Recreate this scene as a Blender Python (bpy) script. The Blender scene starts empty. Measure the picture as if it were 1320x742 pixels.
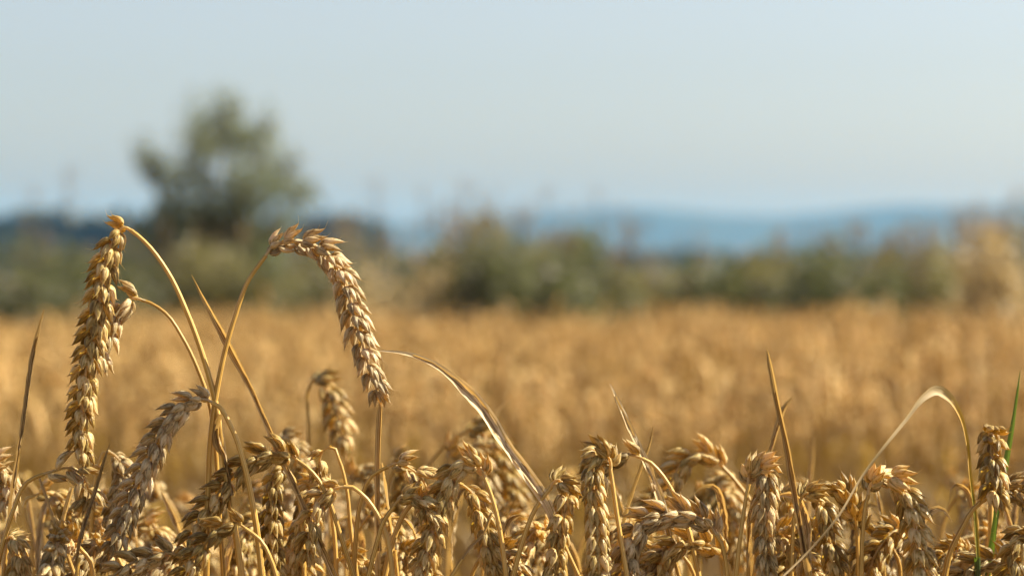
import bpy, math, random
import numpy as np
from mathutils import Vector, Matrix

R = random.Random(11)
NR = np.random.RandomState(7)
S = bpy.context.scene
COL = S.collection
rad = math.radians

# ------------------------------------------------------------------ camera
CAM_Z = 0.95
FOC = 1.05                       # focus distance
FPX = 85.0 / 36.0 * 1320.0       # focal length in photo pixels
PITCH = math.atan(56.0 / FPX)    # the horizon lies 56 px above the middle
cd = bpy.data.cameras.new('camera')
cam = bpy.data.objects.new('camera', cd)
COL.objects.link(cam)
cam.location = (0, 0, CAM_Z)
cam.rotation_euler = (math.pi / 2 - PITCH, 0, 0)
cd.lens = 85; cd.sensor_width = 36
cd.clip_start = 0.05; cd.clip_end = 40000
cd.dof.use_dof = True
cd.dof.focus_distance = FOC
cd.dof.aperture_fstop = 85 / 10.5
S.camera = cam
CAMP = np.array((0.0, 0.0, CAM_Z))
FWD = np.array((0.0, math.cos(PITCH), -math.sin(PITCH)))
UP = np.array((0.0, math.sin(PITCH), math.cos(PITCH)))
RT = np.array((1.0, 0.0, 0.0))

def at(px, py, d):
    return CAMP + d * (FWD + (px - 660) / FPX * RT - (py - 371) / FPX * UP)

# ------------------------------------------------------------------ light
SUN_AZ, SUN_EL = rad(77), rad(38)      # azimuth from the view direction towards the right
w = bpy.data.worlds.new('World'); S.world = w; w.use_nodes = True
nt = w.node_tree
sky = nt.nodes.new('ShaderNodeTexSky'); sky.sky_type = 'NISHITA'; sky.sun_disc = False
sky.sun_elevation = SUN_EL; sky.sun_rotation = SUN_AZ
sky.air_density = 1.0; sky.dust_density = 1.5; sky.ozone_density = 2.4
bg = nt.nodes['Background']; bg.inputs[1].default_value = 0.052
hsv = nt.nodes.new('ShaderNodeHueSaturation'); hsv.inputs['Saturation'].default_value = 0.55   # a pale, milky summer sky
nt.links.new(sky.outputs[0], hsv.inputs['Color'])
tin = nt.nodes.new('ShaderNodeMix'); tin.data_type = 'RGBA'; tin.blend_type = 'MULTIPLY'; tin.inputs[0].default_value = 1
tin.inputs[7].default_value = (1.0, 1.0, 1.0, 1)
nt.links.new(hsv.outputs[0], tin.inputs[6]); nt.links.new(tin.outputs[2], bg.inputs[0])
sd = bpy.data.lights.new('sun', 'SUN'); sd.energy = 5.0; sd.angle = rad(0.53); sd.color = (1.0, 0.89, 0.66)
so = bpy.data.objects.new('sun', sd); COL.objects.link(so)
SV = Vector((math.sin(SUN_AZ) * math.cos(SUN_EL), math.cos(SUN_AZ) * math.cos(SUN_EL), math.sin(SUN_EL)))
so.rotation_euler = SV.to_track_quat('Z', 'Y').to_euler()
S.view_settings.view_transform = 'Standard'; S.view_settings.look = 'None'
S.view_settings.exposure = 1.55; S.view_settings.gamma = 1.0
try: S.view_settings.use_curve_mapping = False
except Exception: pass
S.render.engine = 'CYCLES'
S.cycles.use_denoising = True
S.cycles.max_bounces = 8; S.cycles.diffuse_bounces = 4; S.cycles.transmission_bounces = 6
S.cycles.volume_bounces = 0
S.cycles.sample_clamp_indirect = 6

# ------------------------------------------------------------------ helpers
def tag(o, label=None, cat=None, group=None, kind=None):
    if label: o['label'] = label
    if cat: o['category'] = cat
    if group: o['group'] = group
    if kind: o['kind'] = kind
    return o

def empty(name, loc):
    o = bpy.data.objects.new(name, None); COL.objects.link(o)
    o.location = tuple(loc); o.empty_display_size = 0.02
    return o

def mesh_data(name, V, F, tint=None, huv=None, mat=None, smooth=True):
    """V (n,3); F (m,k) array of equal sided faces, or list of such arrays."""
    V = np.asarray(V, dtype=np.float32)
    Fs = F if isinstance(F, list) else [F]
    me = bpy.data.meshes.new(name)
    me.vertices.add(len(V)); me.vertices.foreach_set('co', V.ravel())
    loops = np.concatenate([np.asarray(f, dtype=np.int32).ravel() for f in Fs])
    tot = np.concatenate([np.full(len(f), f.shape[1], dtype=np.int32) for f in Fs])
    start = np.concatenate([[0], np.cumsum(tot)[:-1]]).astype(np.int32)
    me.loops.add(len(loops)); me.loops.foreach_set('vertex_index', loops)
    me.polygons.add(len(tot)); me.polygons.foreach_set('loop_start', start)
    me.polygons.foreach_set('loop_total', tot)
    me.polygons.foreach_set('use_smooth', np.full(len(tot), smooth))
    me.update(calc_edges=True)
    if tint is not None:
        a = me.attributes.new('tint', 'FLOAT', 'POINT'); a.data.foreach_set('value', np.asarray(tint, dtype=np.float32))
    if huv is not None:
        a = me.attributes.new('huv', 'FLOAT_VECTOR', 'POINT'); a.data.foreach_set('vector', np.asarray(huv, dtype=np.float32).ravel())
    if mat: me.materials.append(mat)
    return me

def link(name, me, parent=None, loc=None):
    o = bpy.data.objects.new(name, me); COL.objects.link(o)
    if parent: o.parent = parent
    if loc is not None: o.location = tuple(loc)
    return o

class Acc:
    """collects pieces of one mesh (quads only)"""
    def __init__(s): s.V, s.F, s.T, s.H, s.n = [], [], [], [], 0
    def add(s, V, F, T, H):
        s.V.append(V); s.F.append(F + s.n); s.T.append(np.broadcast_to(T, (len(V),))); s.H.append(H); s.n += len(V)
    def data(s, name, mat, off=None, smooth=True):
        V = np.concatenate(s.V)
        if off is not None: V = V - np.asarray(off)
        return mesh_data(name, V, np.concatenate(s.F), np.concatenate(s.T), np.concatenate(s.H), mat, smooth)

def spline(pts, step):
    """smooth curve through pts (chord-length Hermite, so no overshoot), resampled evenly every step"""
    P = np.asarray(pts, float)
    d = np.maximum(np.linalg.norm(np.diff(P, axis=0), axis=1), 1e-6)
    v = np.diff(P, axis=0) / d[:, None]
    m = np.empty_like(P); m[0] = v[0]; m[-1] = v[-1]
    for i in range(1, len(P) - 1):
        m[i] = (v[i - 1] * d[i] + v[i] * d[i - 1]) / (d[i] + d[i - 1])
    out = []
    for i in range(len(P) - 1):
        for t in np.linspace(0, 1, 24, endpoint=False):
            t2, t3 = t * t, t ** 3
            out.append((2 * t3 - 3 * t2 + 1) * P[i] + (t3 - 2 * t2 + t) * d[i] * m[i] + (3 * t2 - 2 * t3) * P[i + 1] + (t3 - t2) * d[i] * m[i + 1])
    out.append(P[-1]); out = np.array(out)
    L = np.concatenate([[0], np.cumsum(np.linalg.norm(np.diff(out, axis=0), axis=1))])
    n = max(3, int(round(L[-1] / step)) + 1)
    s = np.linspace(0, L[-1], n)
    return np.stack([np.interp(s, L, out[:, k]) for k in range(3)], 1), s

def unit(v): return v / (np.linalg.norm(v, axis=-1, keepdims=True) + 1e-12)

def tangents(P):
    T = np.gradient(P, axis=0); return unit(T)

def frames(P, ref, i0=None):
    """parallel transported normals; at i0 the normal is ref made square to the path"""
    T = tangents(P); n = len(P); i0 = n // 2 if i0 is None else i0
    N = np.zeros_like(P)
    r = ref - np.dot(ref, T[i0]) * T[i0]
    if np.linalg.norm(r) < 0.05: r = np.cross(T[i0], (1, 0, 0.3))
    N[i0] = unit(r)
    for rng, d in ((range(i0 + 1, n), -1), (range(i0 - 1, -1, -1), 1)):
        for i in rng:
            v = N[i + d] - np.dot(N[i + d], T[i]) * T[i]; N[i] = unit(v)
    return T, N, np.cross(T, N)

def tube(P, rads, seg=7, tint=0.5, ref=np.array((0, -1.0, 0.2))):
    T, N, B = frames(P, ref)
    n = len(P)
    a = np.linspace(0, 2 * math.pi, seg, endpoint=False)
    rads = np.broadcast_to(np.asarray(rads, float), (n,))
    V = P[:, None] + rads[:, None, None] * (np.cos(a)[None, :, None] * N[:, None] + np.sin(a)[None, :, None] * B[:, None])
    s = np.concatenate([[0], np.cumsum(np.linalg.norm(np.diff(P, axis=0), axis=1))])
    H = np.stack([np.broadcast_to(np.cos(a)[None] * .5, (n, seg)), np.broadcast_to(s[:, None] * 100, (n, seg)), np.broadcast_to(np.sin(a)[None] * .5, (n, seg))], -1)
    i = np.arange(n - 1)[:, None] * seg; j = np.arange(seg)[None]; k = (np.arange(seg) + 1)[None] % seg
    F = np.stack([i + j, i + k, i + seg + k, i + seg + j], -1).reshape(-1, 4)
    return V.reshape(-1, 3), F, tint, H.reshape(-1, 3)

def ribbon(P, widths, roll=0.0, twist=0.0, fold=0.25, tint=0.5, ref=np.array((0, -1.0, 0.2)), across=5, crumple=0.0):
    """a leaf blade: a strip with a V fold along its midrib, a twist and a slight crumple"""
    T, N, B = frames(P, ref)
    n = len(P); widths = np.broadcast_to(np.asarray(widths, float), (n,))
    th = roll + twist * np.linspace(0, 1, n)
    Nn = np.cos(th)[:, None] * N + np.sin(th)[:, None] * B
    Bb = np.cross(T, Nn)
    u = np.linspace(-1, 1, across)
    off = np.abs(u)[None, :] * fold + crumple * NR.uniform(-1, 1, (n, across))
    V = P[:, None] + 0.5 * widths[:, None, None] * (u[None, :, None] * Bb[:, None] + off[..., None] * Nn[:, None])
    s = np.concatenate([[0], np.cumsum(np.linalg.norm(np.diff(P, axis=0), axis=1))])
    H = np.stack([np.broadcast_to(u[None] * 1.0, (n, across)), np.broadcast_to(s[:, None] * 100, (n, across)), np.zeros((n, across))], -1)
    i = np.arange(n - 1)[:, None] * across; j = np.arange(across - 1)[None]
    F = np.stack([i + j, i + j + 1, i + across + j + 1, i + across + j], -1).reshape(-1, 4)
    return V.reshape(-1, 3), F, tint, H.reshape(-1, 3)

# ------------------------------------------------------------------ materials
def new_mat(name):
    m = bpy.data.materials.new(name); m.use_nodes = True
    for n in list(m.node_tree.nodes): m.node_tree.nodes.remove(n)
    return m, m.node_tree.nodes, m.node_tree.links

def plant_mat(name, dark, mid, light, trans_col, trans=0.3, rough=0.5, stri=(9, 0.6), bump=0.25, bump_d=0.0004, obj_var=0.25, spec=0.35, blotch=0.35, fib=1.6, speck=0.0):
    """dry plant skin: lengthwise fibres, blotches, a tint per husk and per object; thin enough to let light through"""
    m, N, L = new_mat(name)
    out = N.new('ShaderNodeOutputMaterial'); mix = N.new('ShaderNodeMixShader')
    pb = N.new('ShaderNodeBsdfPrincipled'); tr = N.new('ShaderNodeBsdfTranslucent')
    pb.inputs['Roughness'].default_value = rough
    pb.inputs['Specular IOR Level'].default_value = spec
    mix.inputs[0].default_value = trans
    L.new(pb.outputs[0], mix.inputs[1]); L.new(tr.outputs[0], mix.inputs[2]); L.new(mix.outputs[0], out.inputs[0])
    at_ = N.new('ShaderNodeAttribute'); at_.attribute_name = 'tint'
    hu = N.new('ShaderNodeAttribute'); hu.attribute_name = 'huv'
    mp = N.new('ShaderNodeMapping'); mp.inputs['Scale'].default_value = (stri[0], stri[1], stri[0])
    L.new(hu.outputs['Vector'], mp.inputs[0])
    no = N.new('ShaderNodeTexNoise'); no.inputs['Scale'].default_value = 1.0; no.inputs['Detail'].default_value = 3
    L.new(mp.outputs[0], no.inputs['Vector'])
    geo = N.new('ShaderNodeTexCoord')
    n2 = N.new('ShaderNodeTexNoise'); n2.inputs['Scale'].default_value = 180; n2.inputs['Detail'].default_value = 2
    L.new(geo.outputs['Object'], n2.inputs['Vector'])
    oi = N.new('ShaderNodeObjectInfo')
    def math_(op, a, b):
        k = N.new('ShaderNodeMath'); k.operation = op
        for q, v in ((0, a), (1, b)):
            if isinstance(v, (int, float)): k.inputs[q].default_value = v
            else: L.new(v, k.inputs[q])
        return k.outputs[0]
    f = math_('ADD', at_.outputs['Fac'], math_('MULTIPLY', math_('SUBTRACT', no.outputs['Fac'], 0.5), fib))
    f = math_('ADD', f, math_('MULTIPLY', math_('SUBTRACT', n2.outputs['Fac'], 0.5), blotch))
    f = math_('ADD', f, math_('MULTIPLY', math_('SUBTRACT', oi.outputs['Random'], 0.5), obj_var))
    if speck:
        n3 = N.new('ShaderNodeTexNoise'); n3.inputs['Scale'].default_value = 620; n3.inputs['Detail'].default_value = 2
        L.new(geo.outputs['Object'], n3.inputs['Vector'])
        mr_ = N.new('ShaderNodeMapRange'); mr_.inputs[1].default_value = .60; mr_.inputs[2].default_value = .72
        L.new(n3.outputs['Fac'], mr_.inputs[0]); f = math_('SUBTRACT', f, math_('MULTIPLY', mr_.outputs[0], speck))
    so2 = N.new('ShaderNodeSeparateColor'); L.new(oi.outputs['Color'], so2.inputs[0])
    f = math_('ADD', f, math_('MULTIPLY', math_('SUBTRACT', so2.outputs[0], 0.9), 0.8))
    cr = N.new('ShaderNodeValToRGB')
    cr.color_ramp.elements[0].position = 0.05; cr.color_ramp.elements[0].color = (*dark, 1)
    cr.color_ramp.elements[1].position = 0.95; cr.color_ramp.elements[1].color = (*light, 1)
    e = cr.color_ramp.elements.new(0.5); e.color = (*mid, 1)
    L.new(f, cr.inputs[0])
    gm = N.new('ShaderNodeMix'); gm.data_type = 'RGBA'; L.new(math_('SUBTRACT', 1.0, so2.outputs[1]), gm.inputs[0])
    hs = N.new('ShaderNodeHueSaturation'); hs.inputs['Saturation'].default_value = .45; hs.inputs['Value'].default_value = .92
    L.new(cr.outputs[0], hs.inputs['Color']); L.new(cr.outputs[0], gm.inputs[6]); L.new(hs.outputs[0], gm.inputs[7])
    L.new(gm.outputs[2], pb.inputs['Base Color'])
    mc = N.new('ShaderNodeMix'); mc.data_type = 'RGBA'; mc.blend_type = 'MULTIPLY'; mc.inputs[0].default_value = 0.55
    mc.inputs[6].default_value = (*trans_col, 1)
    L.new(gm.outputs[2], mc.inputs[7])
    L.new(mc.outputs[2], tr.inputs[0])
    bp = N.new('ShaderNodeBump'); bp.inputs['Strength'].default_value = bump; bp.inputs['Distance'].default_value = bump_d
    L.new(no.outputs['Fac'], bp.inputs['Height']); L.new(bp.outputs[0], pb.inputs['Normal'])
    return m

M_HUSK = plant_mat('wheat_husk', (.15, .095, .025), (.54, .40, .13), (.82, .68, .37), (1.0, .68, .08), trans=.42, rough=.40, stri=(5, 2.2), bump=1, bump_d=.0007, spec=.4, speck=.5, fib=2.2)
M_STEM = plant_mat('wheat_stem', (.20, .10, .018), (.52, .31, .062), (.70, .48, .17), (1.0, .6, .08), trans=.15, rough=.42, stri=(4, .12), bump=.5, spec=.4, blotch=.4, fib=2.2)
M_LEAF = plant_mat('dry_leaf', (.10, .06, .025), (.40, .28, .13), (.78, .66, .45), (1.0, .65, .2), trans=.28, rough=.6, stri=(4.5, .10), bump=1, bump_d=.001, spec=.25, fib=3.6)
M_GREEN = plant_mat('green_blade', (.02, .033, .006), (.045, .065, .014), (.10, .12, .03), (.4, .6, .05), trans=.2, rough=.4, stri=(3, .1), bump=.3, spec=.4)
M_BENT = plant_mat('turning_blade', (.06, .11, .018), (.48, .27, .03), (.36, .28, .17), (1.0, .7, .1), trans=.3, rough=.6, stri=(3, .1), bump=.8, spec=.25, blotch=.2, obj_var=.05)
M_FIELD = plant_mat('field_wheat', (.08, .045, .012), (.51, .35, .12), (.84, .66, .32), (1.0, .66, .12), trans=.34, rough=.5, stri=(4, .5), bump=.2, spec=.35)

def leaf_mat(name, dark, mid, light, tcol, trans=.3):
    return plant_mat(name, dark, mid, light, tcol, trans=trans, rough=.5, stri=(2, 2), bump=.1, obj_var=.15, spec=.35, blotch=.3)
M_TREE = leaf_mat('tree_leaf', (.022, .025, .018), (.048, .050, .036), (.105, .10, .06), (.6, .7, .35), trans=.35)
M_BUSH = leaf_mat('bush_leaf', (.02, .025, .014), (.045, .048, .030), (.095, .088, .052), (.45, .5, .2))
M_OLIVE = leaf_mat('olive_leaf', (.05, .048, .022), (.095, .09, .045), (.18, .155, .085), (.6, .55, .2))
M_TAN = leaf_mat('dry_grass', (.16, .115, .055), (.34, .26, .14), (.48, .39, .24), (.9, .7, .35))
M_SEED = leaf_mat('brown_seed', (.06, .045, .03), (.13, .10, .065), (.26, .21, .14), (.6, .4, .2))
M_BARK = leaf_mat('bark', (.03, .022, .016), (.075, .06, .045), (.13, .11, .09), (.1, .1, .1), trans=0.02)
M_WOOD = leaf_mat('far_wood', (.012, .018, .014), (.025, .034, .024), (.045, .055, .03), (.3, .4, .2), trans=.1)

# ------------------------------------------------------------------ ground
def ground_z(y):
    y = np.asarray(y, float)
    z = np.where(y < 1.5, 0, -0.0175 * (y - 1.5))
    z = np.where(y > 15, -0.0175 * 13.5 - 0.033 * (y - 15), z)
    return np.maximum(z, -16.0)

ys = np.concatenate([[-40, -15, -5, -1, 0], np.linspace(0.5, 20, 40), np.geomspace(21, 700, 50), np.geomspace(760, 9800, 50)])
xs = np.linspace(-1, 1, 61)
GX = xs[None] * (0.62 * np.abs(ys)[:, None] + 40); GY = np.broadcast_to(ys[:, None], GX.shape)
GZ = np.broadcast_to(ground_z(ys)[:, None], GX.shape).copy()
GZ += np.where((GY > -5) & (GY < 30), NR.uniform(-.008, .008, GX.shape), 0)
GZ += np.where(GY > 900, np.sin(GX / 420 + GY / 900) * 1.5, 0)
ny, nx = GX.shape
i = np.arange(ny - 1)[:, None] * nx; j = np.arange(nx - 1)[None]
F = np.stack([i + j, i + j + 1, i + nx + j + 1, i + nx + j], -1).reshape(-1, 4)
m, N, L = new_mat('ground_soil')
out = N.new('ShaderNodeOutputMaterial'); pb = N.new('ShaderNodeBsdfPrincipled'); pb.inputs['Roughness'].default_value = .95
L.new(pb.outputs[0], out.inputs[0])
tc = N.new('ShaderNodeTexCoord')
n1 = N.new('ShaderNodeTexNoise'); n1.inputs['Scale'].default_value = 14; n1.inputs['Detail'].default_value = 8
L.new(tc.outputs['Object'], n1.inputs['Vector'])
c1 = N.new('ShaderNodeValToRGB'); c1.color_ramp.elements[0].position = .3; c1.color_ramp.elements[1].position = .75
c1.color_ramp.elements[0].color = (.07, .045, .025, 1); c1.color_ramp.elements[1].color = (.24, .165, .09, 1)
L.new(n1.outputs['Fac'], c1.inputs[0])
mp = N.new('ShaderNodeMapping'); mp.inputs['Scale'].default_value = (1 / 330, 1 / 650, 0)
L.new(tc.outputs['Object'], mp.inputs[0])
vo = N.new('ShaderNodeTexVoronoi'); vo.inputs['Scale'].default_value = 1.0
L.new(mp.outputs[0], vo.inputs['Vector'])
sp = N.new('ShaderNodeSeparateColor'); L.new(vo.outputs['Color'], sp.inputs[0])
c2 = N.new('ShaderNodeValToRGB'); c2.color_ramp.interpolation = 'CONSTANT'
els = [(0, (.085, .055, .045)), (.25, (.05, .055, .028)), (.45, (.11, .07, .058)), (.62, (.035, .045, .022)), (.8, (.13, .09, .06))]
c2.color_ramp.elements[0].color = (*els[0][1], 1); c2.color_ramp.elements[1].position = els[-1][0]; c2.color_ramp.elements[1].color = (*els[-1][1], 1)
for p, c in els[1:-1]:
    e = c2.color_ramp.elements.new(p); e.color = (*c, 1)
L.new(sp.outputs[0], c2.inputs[0])
sx = N.new('ShaderNodeSeparateXYZ'); L.new(tc.outputs['Object'], sx.inputs[0])
mr = N.new('ShaderNodeMapRange'); mr.inputs[1].default_value = 60; mr.inputs[2].default_value = 300
L.new(sx.outputs[1], mr.inputs[0])
mx = N.new('ShaderNodeMix'); mx.data_type = 'RGBA'
L.new(mr.outputs[0], mx.inputs[0]); L.new(c1.outputs[0], mx.inputs[6]); L.new(c2.outputs[0], mx.inputs[7])
L.new(mx.outputs[2], pb.inputs['Base Color'])
bp = N.new('ShaderNodeBump'); bp.inputs['Distance'].default_value = .02; L.new(n1.outputs['Fac'], bp.inputs['Height']); L.new(bp.outputs[0], pb.inputs['Normal'])
tag(link('ground', mesh_data('ground', np.stack([GX, GY, GZ], -1).reshape(-1, 3), F, mat=m)), kind='structure')

# ------------------------------------------------------------------ far hills, a real range 7 to 9 km away
m, N, L = new_mat('hill_forest')
out = N.new('ShaderNodeOutputMaterial'); pb = N.new('ShaderNodeBsdfPrincipled'); pb.inputs['Roughness'].default_value = .95
L.new(pb.outputs[0], out.inputs[0]); tc = N.new('ShaderNodeTexCoord')
n1 = N.new('ShaderNodeTexNoise'); n1.inputs['Scale'].default_value = .004; n1.inputs['Detail'].default_value = 6
L.new(tc.outputs['Object'], n1.inputs['Vector'])
c1 = N.new('ShaderNodeValToRGB'); c1.color_ramp.elements[0].position = .35; c1.color_ramp.elements[1].position = .75
c1.color_ramp.elements[0].color = (.010, .020, .018, 1); c1.color_ramp.elements[1].color = (.03, .045, .032, 1)
L.new(n1.outputs['Fac'], c1.inputs[0]); L.new(c1.outputs[0], pb.inputs['Base Color'])
D_HILL = 8000.0
hx = np.linspace(-5200, 5200, 261); hy = np.linspace(-900, 900, 25)
prof_px = [(-900, 40), (0, 32), (250, 26), (400, 28), (520, 30), (640, 34), (760, 44), (900, 42), (1000, 36), (1100, 48), (1200, 52), (1320, 56), (1700, 50), (2300, 40)]
prof = np.interp(660 + hx / D_HILL * FPX, [a for a, b in prof_px], [b for a, b in prof_px]) / FPX * D_HILL
prof = prof + 5 * np.sin(hx / 170) + 3.5 * np.sin(hx / 67 + 1)
cross = np.cos(hy / 900 * math.pi / 2) ** 1.2
HZ = -17 + (prof[None] + 17) * cross[:, None] * (1 + .05 * np.sin(hx / 300 + hy[:, None] / 200))
HX = np.broadcast_to(hx[None], HZ.shape); HY = D_HILL + np.broadcast_to(hy[:, None], HZ.shape)
ny, nx = HZ.shape
i = np.arange(ny - 1)[:, None] * nx; j = np.arange(nx - 1)[None]
F = np.stack([i + j, i + j + 1, i + nx + j + 1, i + nx + j], -1).reshape(-1, 4)
tag(link('hills', mesh_data('hills', np.stack([HX, HY, HZ], -1).reshape(-1, 3), F, mat=m)), kind='structure')

# ------------------------------------------------------------------ leaf clouds for trees and bushes
def leaf_cloud(C, size, jit=.5):
    """many small bent leaves at the points C"""
    n = len(C)
    a = unit(NR.normal(size=(n, 3))); b = unit(np.cross(a, NR.normal(size=(n, 3)))); c = np.cross(a, b)
    s = size * NR.uniform(1 - jit, 1 + jit, (n, 1))
    V = np.stack([C - a * s, C + b * s * .45 + c * s * .12, C + a * s, C - b * s * .45 + c * s * .12], 1).reshape(-1, 3)
    F = np.arange(n * 4).reshape(-1, 4)
    H = np.repeat(NR.uniform(0, 20, (n, 3)), 4, 0)
    return V, F, H

def blob_points(n, c, r, hollow=.45, clump=None):
    d = unit(NR.normal(size=(n, 3))); q = NR.uniform(hollow ** 3, 1, (n, 1)) ** (1 / 3)
    return np.asarray(c) + d * q * np.asarray(r)

# the far woods: one mass of crowns
def wood(name, label, x0, x1, y0, y1, n, h, base):
    acc = Acc()
    for k in range(n):
        x = NR.uniform(x0, x1); y = NR.uniform(y0, y1); hh = h * NR.uniform(.6, 1.15); z = base + 0.0
        C = blob_points(150, (x, y, z + hh * .55), (hh * .45, hh * .45, hh * .5), .5)
        V, F, H = leaf_cloud(C, hh * .11)
        acc.add(V, F, NR.uniform(.2, .8), H)
    tag(link(name, acc.data(name, M_WOOD, smooth=False)), label, 'woods', None, 'stuff')
wood('woods', 'dark distant woods on the skyline behind the lone tree', -430, -70, 1150, 1300, 130, 30, -16)
wood('woods', 'slate dark strip of distant woods below the blue hills', 30, 330, 1500, 1700, 150, 13, -16)

# ------------------------------------------------------------------ lone tree
def limb(acc, p0, p1, r0, r1, sag=.1):
    p0 = np.asarray(p0, float); p1 = np.asarray(p1, float)
    mid = (p0 + p1) / 2 + NR.normal(size=3) * np.linalg.norm(p1 - p0) * sag
    P, s = spline([p0, mid, p1], np.linalg.norm(p1 - p0) / 8)
    acc.add(*tube(P, np.linspace(r0, r1, len(P)), 6, .5))

D_TREE = 40.0
tb = at(268, 400, D_TREE); tb[2] = float(ground_z(tb[1]))
root = tag(empty('lone_tree', tb), 'lone bushy tree with loose crown standing beyond the hedge against the sky', 'tree')
lobes = [  # px, py, radius px, leaves
    (292, 158, 48, 900), (262, 168, 34, 420), (330, 170, 34, 420), (188, 192, 24, 230), (205, 215, 24, 160), (230, 215, 34, 300),
    (325, 235, 40, 900), (265, 228, 34, 240), (360, 225, 28, 330), (385, 243, 30, 300), (372, 200, 30, 120), (215, 262, 50, 800), (270, 285, 60, 1300), (330, 285, 48, 800),
    (190, 300, 46, 600), (250, 330, 62, 1200), (320, 340, 60, 1100), (200, 350, 50, 800), (365, 290, 28, 200), (300, 130, 26, 230), (345, 145, 22, 130)]
tk, cr_ = Acc(), Acc()
top = np.array(tb) + (0, 0, 1.2)
limb(tk, tb, top, .16, .12, .03)
for px, py, rp, n in lobes:
    c = at(px, py + 14, D_TREE); c[1] += NR.uniform(-.7, .7); r = rp / FPX * D_TREE
    limb(tk, top + NR.normal(size=3) * .03, c, .06, .015, .10)
    nsub = 10
    for k in range(nsub):
        cc = c + unit(NR.normal(size=3)) * r * NR.uniform(.25, .95)
        limb(tk, c + NR.normal(size=3) * r * .1, cc, .015, .006, .1)
        C = blob_points(int(n * .9 / nsub) + 1, cc, r * NR.uniform(.45, .95), .05)
        V, F, H = leaf_cloud(C, .055)
        cr_.add(V, F, NR.uniform(.15, .85), H)
link('trunk', tk.data('trunk', M_BARK, tb), root)
link('crown', cr_.data('crown', M_TREE, tb, smooth=False), root)

# ------------------------------------------------------------------ the weedy hedge beyond the field
def bush(label, px, ytop, wpx, d, mats, n, seeds, name='weedy_bush', cat='bush', leaf=.035, seed_top=None):
    top = at(px, ytop - 14, d); gz = float(ground_z(top[1])); b = np.array((top[0], top[1], gz))
    root = tag(empty(name, b), label, cat, 'weedy bushes along the far field edge')
    h = top[2] - gz; wd = wpx * 1.3 / FPX * d * .5
    st, fo, se = Acc(), Acc(), Acc()
    for k in range(24):
        c = b + np.array((NR.uniform(-1, 1) * wd * .8, NR.uniform(-.5, .5), 0)); fall = 1 - .5 * (abs(c[0] - b[0]) / wd) ** 2
        c[2] += h * fall * NR.uniform(.25, .9)
        limb(st, b + NR.normal(size=3) * (.1, .1, 0), c, .012, .005, .08)
        C = blob_points(n // 10, c, (wd * .42, .4, h * .24), .1)
        V, F, H = leaf_cloud(C, leaf)
        fo.add(V, F, NR.uniform(.15, .85), H)
    link('stem', st.data('stem', M_BARK, b), root)
    link('foliage', fo.data('foliage', mats, b, smooth=False), root)
    if seeds:
        for k in range((seeds + 1) // 2):
            x = NR.uniform(-1, 1) * wd
            q = b + np.array((x, NR.uniform(-.4, .4), h * NR.uniform(.85, 1.15)))
            if seed_top: q[2] = b[2] + h + NR.uniform(-.4, .75) * seed_top
            limb(se, b + np.array((x * .1, 0, h * .05)), q, .005, .003, .03)
            C = blob_points(28, q, (.035, .035, .11), .0)
            V, F, H = leaf_cloud(C, .016)
            se.add(V, F, NR.uniform(.2, .8), H)
        link('seed_spray', se.data('seed_spray', M_SEED, b, smooth=False), root)
bush('dark green weedy bush at the left end of the far hedge', 40, 335, 190, 18, M_BUSH, 3000, 10)
bush('green weedy bush under the left drooping big ear', 130, 328, 150, 19, M_BUSH, 2600, 12)
bush('olive bush at the foot of the lone tree', 240, 335, 150, 20, M_OLIVE, 2200, 16)
bush('green bush just below the arching second ear', 345, 340, 150, 20, M_BUSH, 2200, 12)
bush('low brownish bush right of the arching ear', 440, 330, 130, 21, M_OLIVE, 1700, 22)
bush('tan dry bush with pale seed tops beside the green bushes', 525, 322, 150, 17, M_TAN, 1000, 24, seed_top=.12)
bush('brown seeded bush standing highest in the middle of the hedge', 610, 305, 120, 18, M_OLIVE, 2200, 40, seed_top=.16)
bush('dense dark green bush in the middle of the hedge', 665, 322, 150, 17, M_BUSH, 3400, 22, seed_top=.15)
bush('green bush with brown seed stalks right of the middle', 745, 322, 120, 18, M_BUSH, 2300, 26, seed_top=.12)
bush('low olive bush before the blue hills, left one', 830, 352, 120, 18, M_OLIVE, 1900, 14)
bush('lowest green bush before the slate woods strip', 915, 357, 130, 18, M_BUSH, 1900, 10)
bush('olive bush rising toward the right of the hedge', 1000, 342, 110, 18, M_OLIVE, 1700, 12)
bush('broad green and brown bush right of the slate woods', 1080, 325, 140, 17, M_BUSH, 2800, 34, seed_top=.08)
bush('brown seeded bush beside the tan grass at right', 1165, 335, 110, 18, M_OLIVE, 1800, 26)
bush('thin brown bush left of the tall tan grass', 1220, 335, 100, 18, M_OLIVE, 1300, 18)
bush('tall tan dry grass clump at the right end of the hedge', 1305, 302, 120, 14, M_TAN, 1700, 34, name='dry_grass_clump', cat='grass clump', seed_top=.06)
bush('dark brown bush behind the tan grass at the right edge', 1335, 290, 60, 17, M_OLIVE, 1500, 14)

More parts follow.
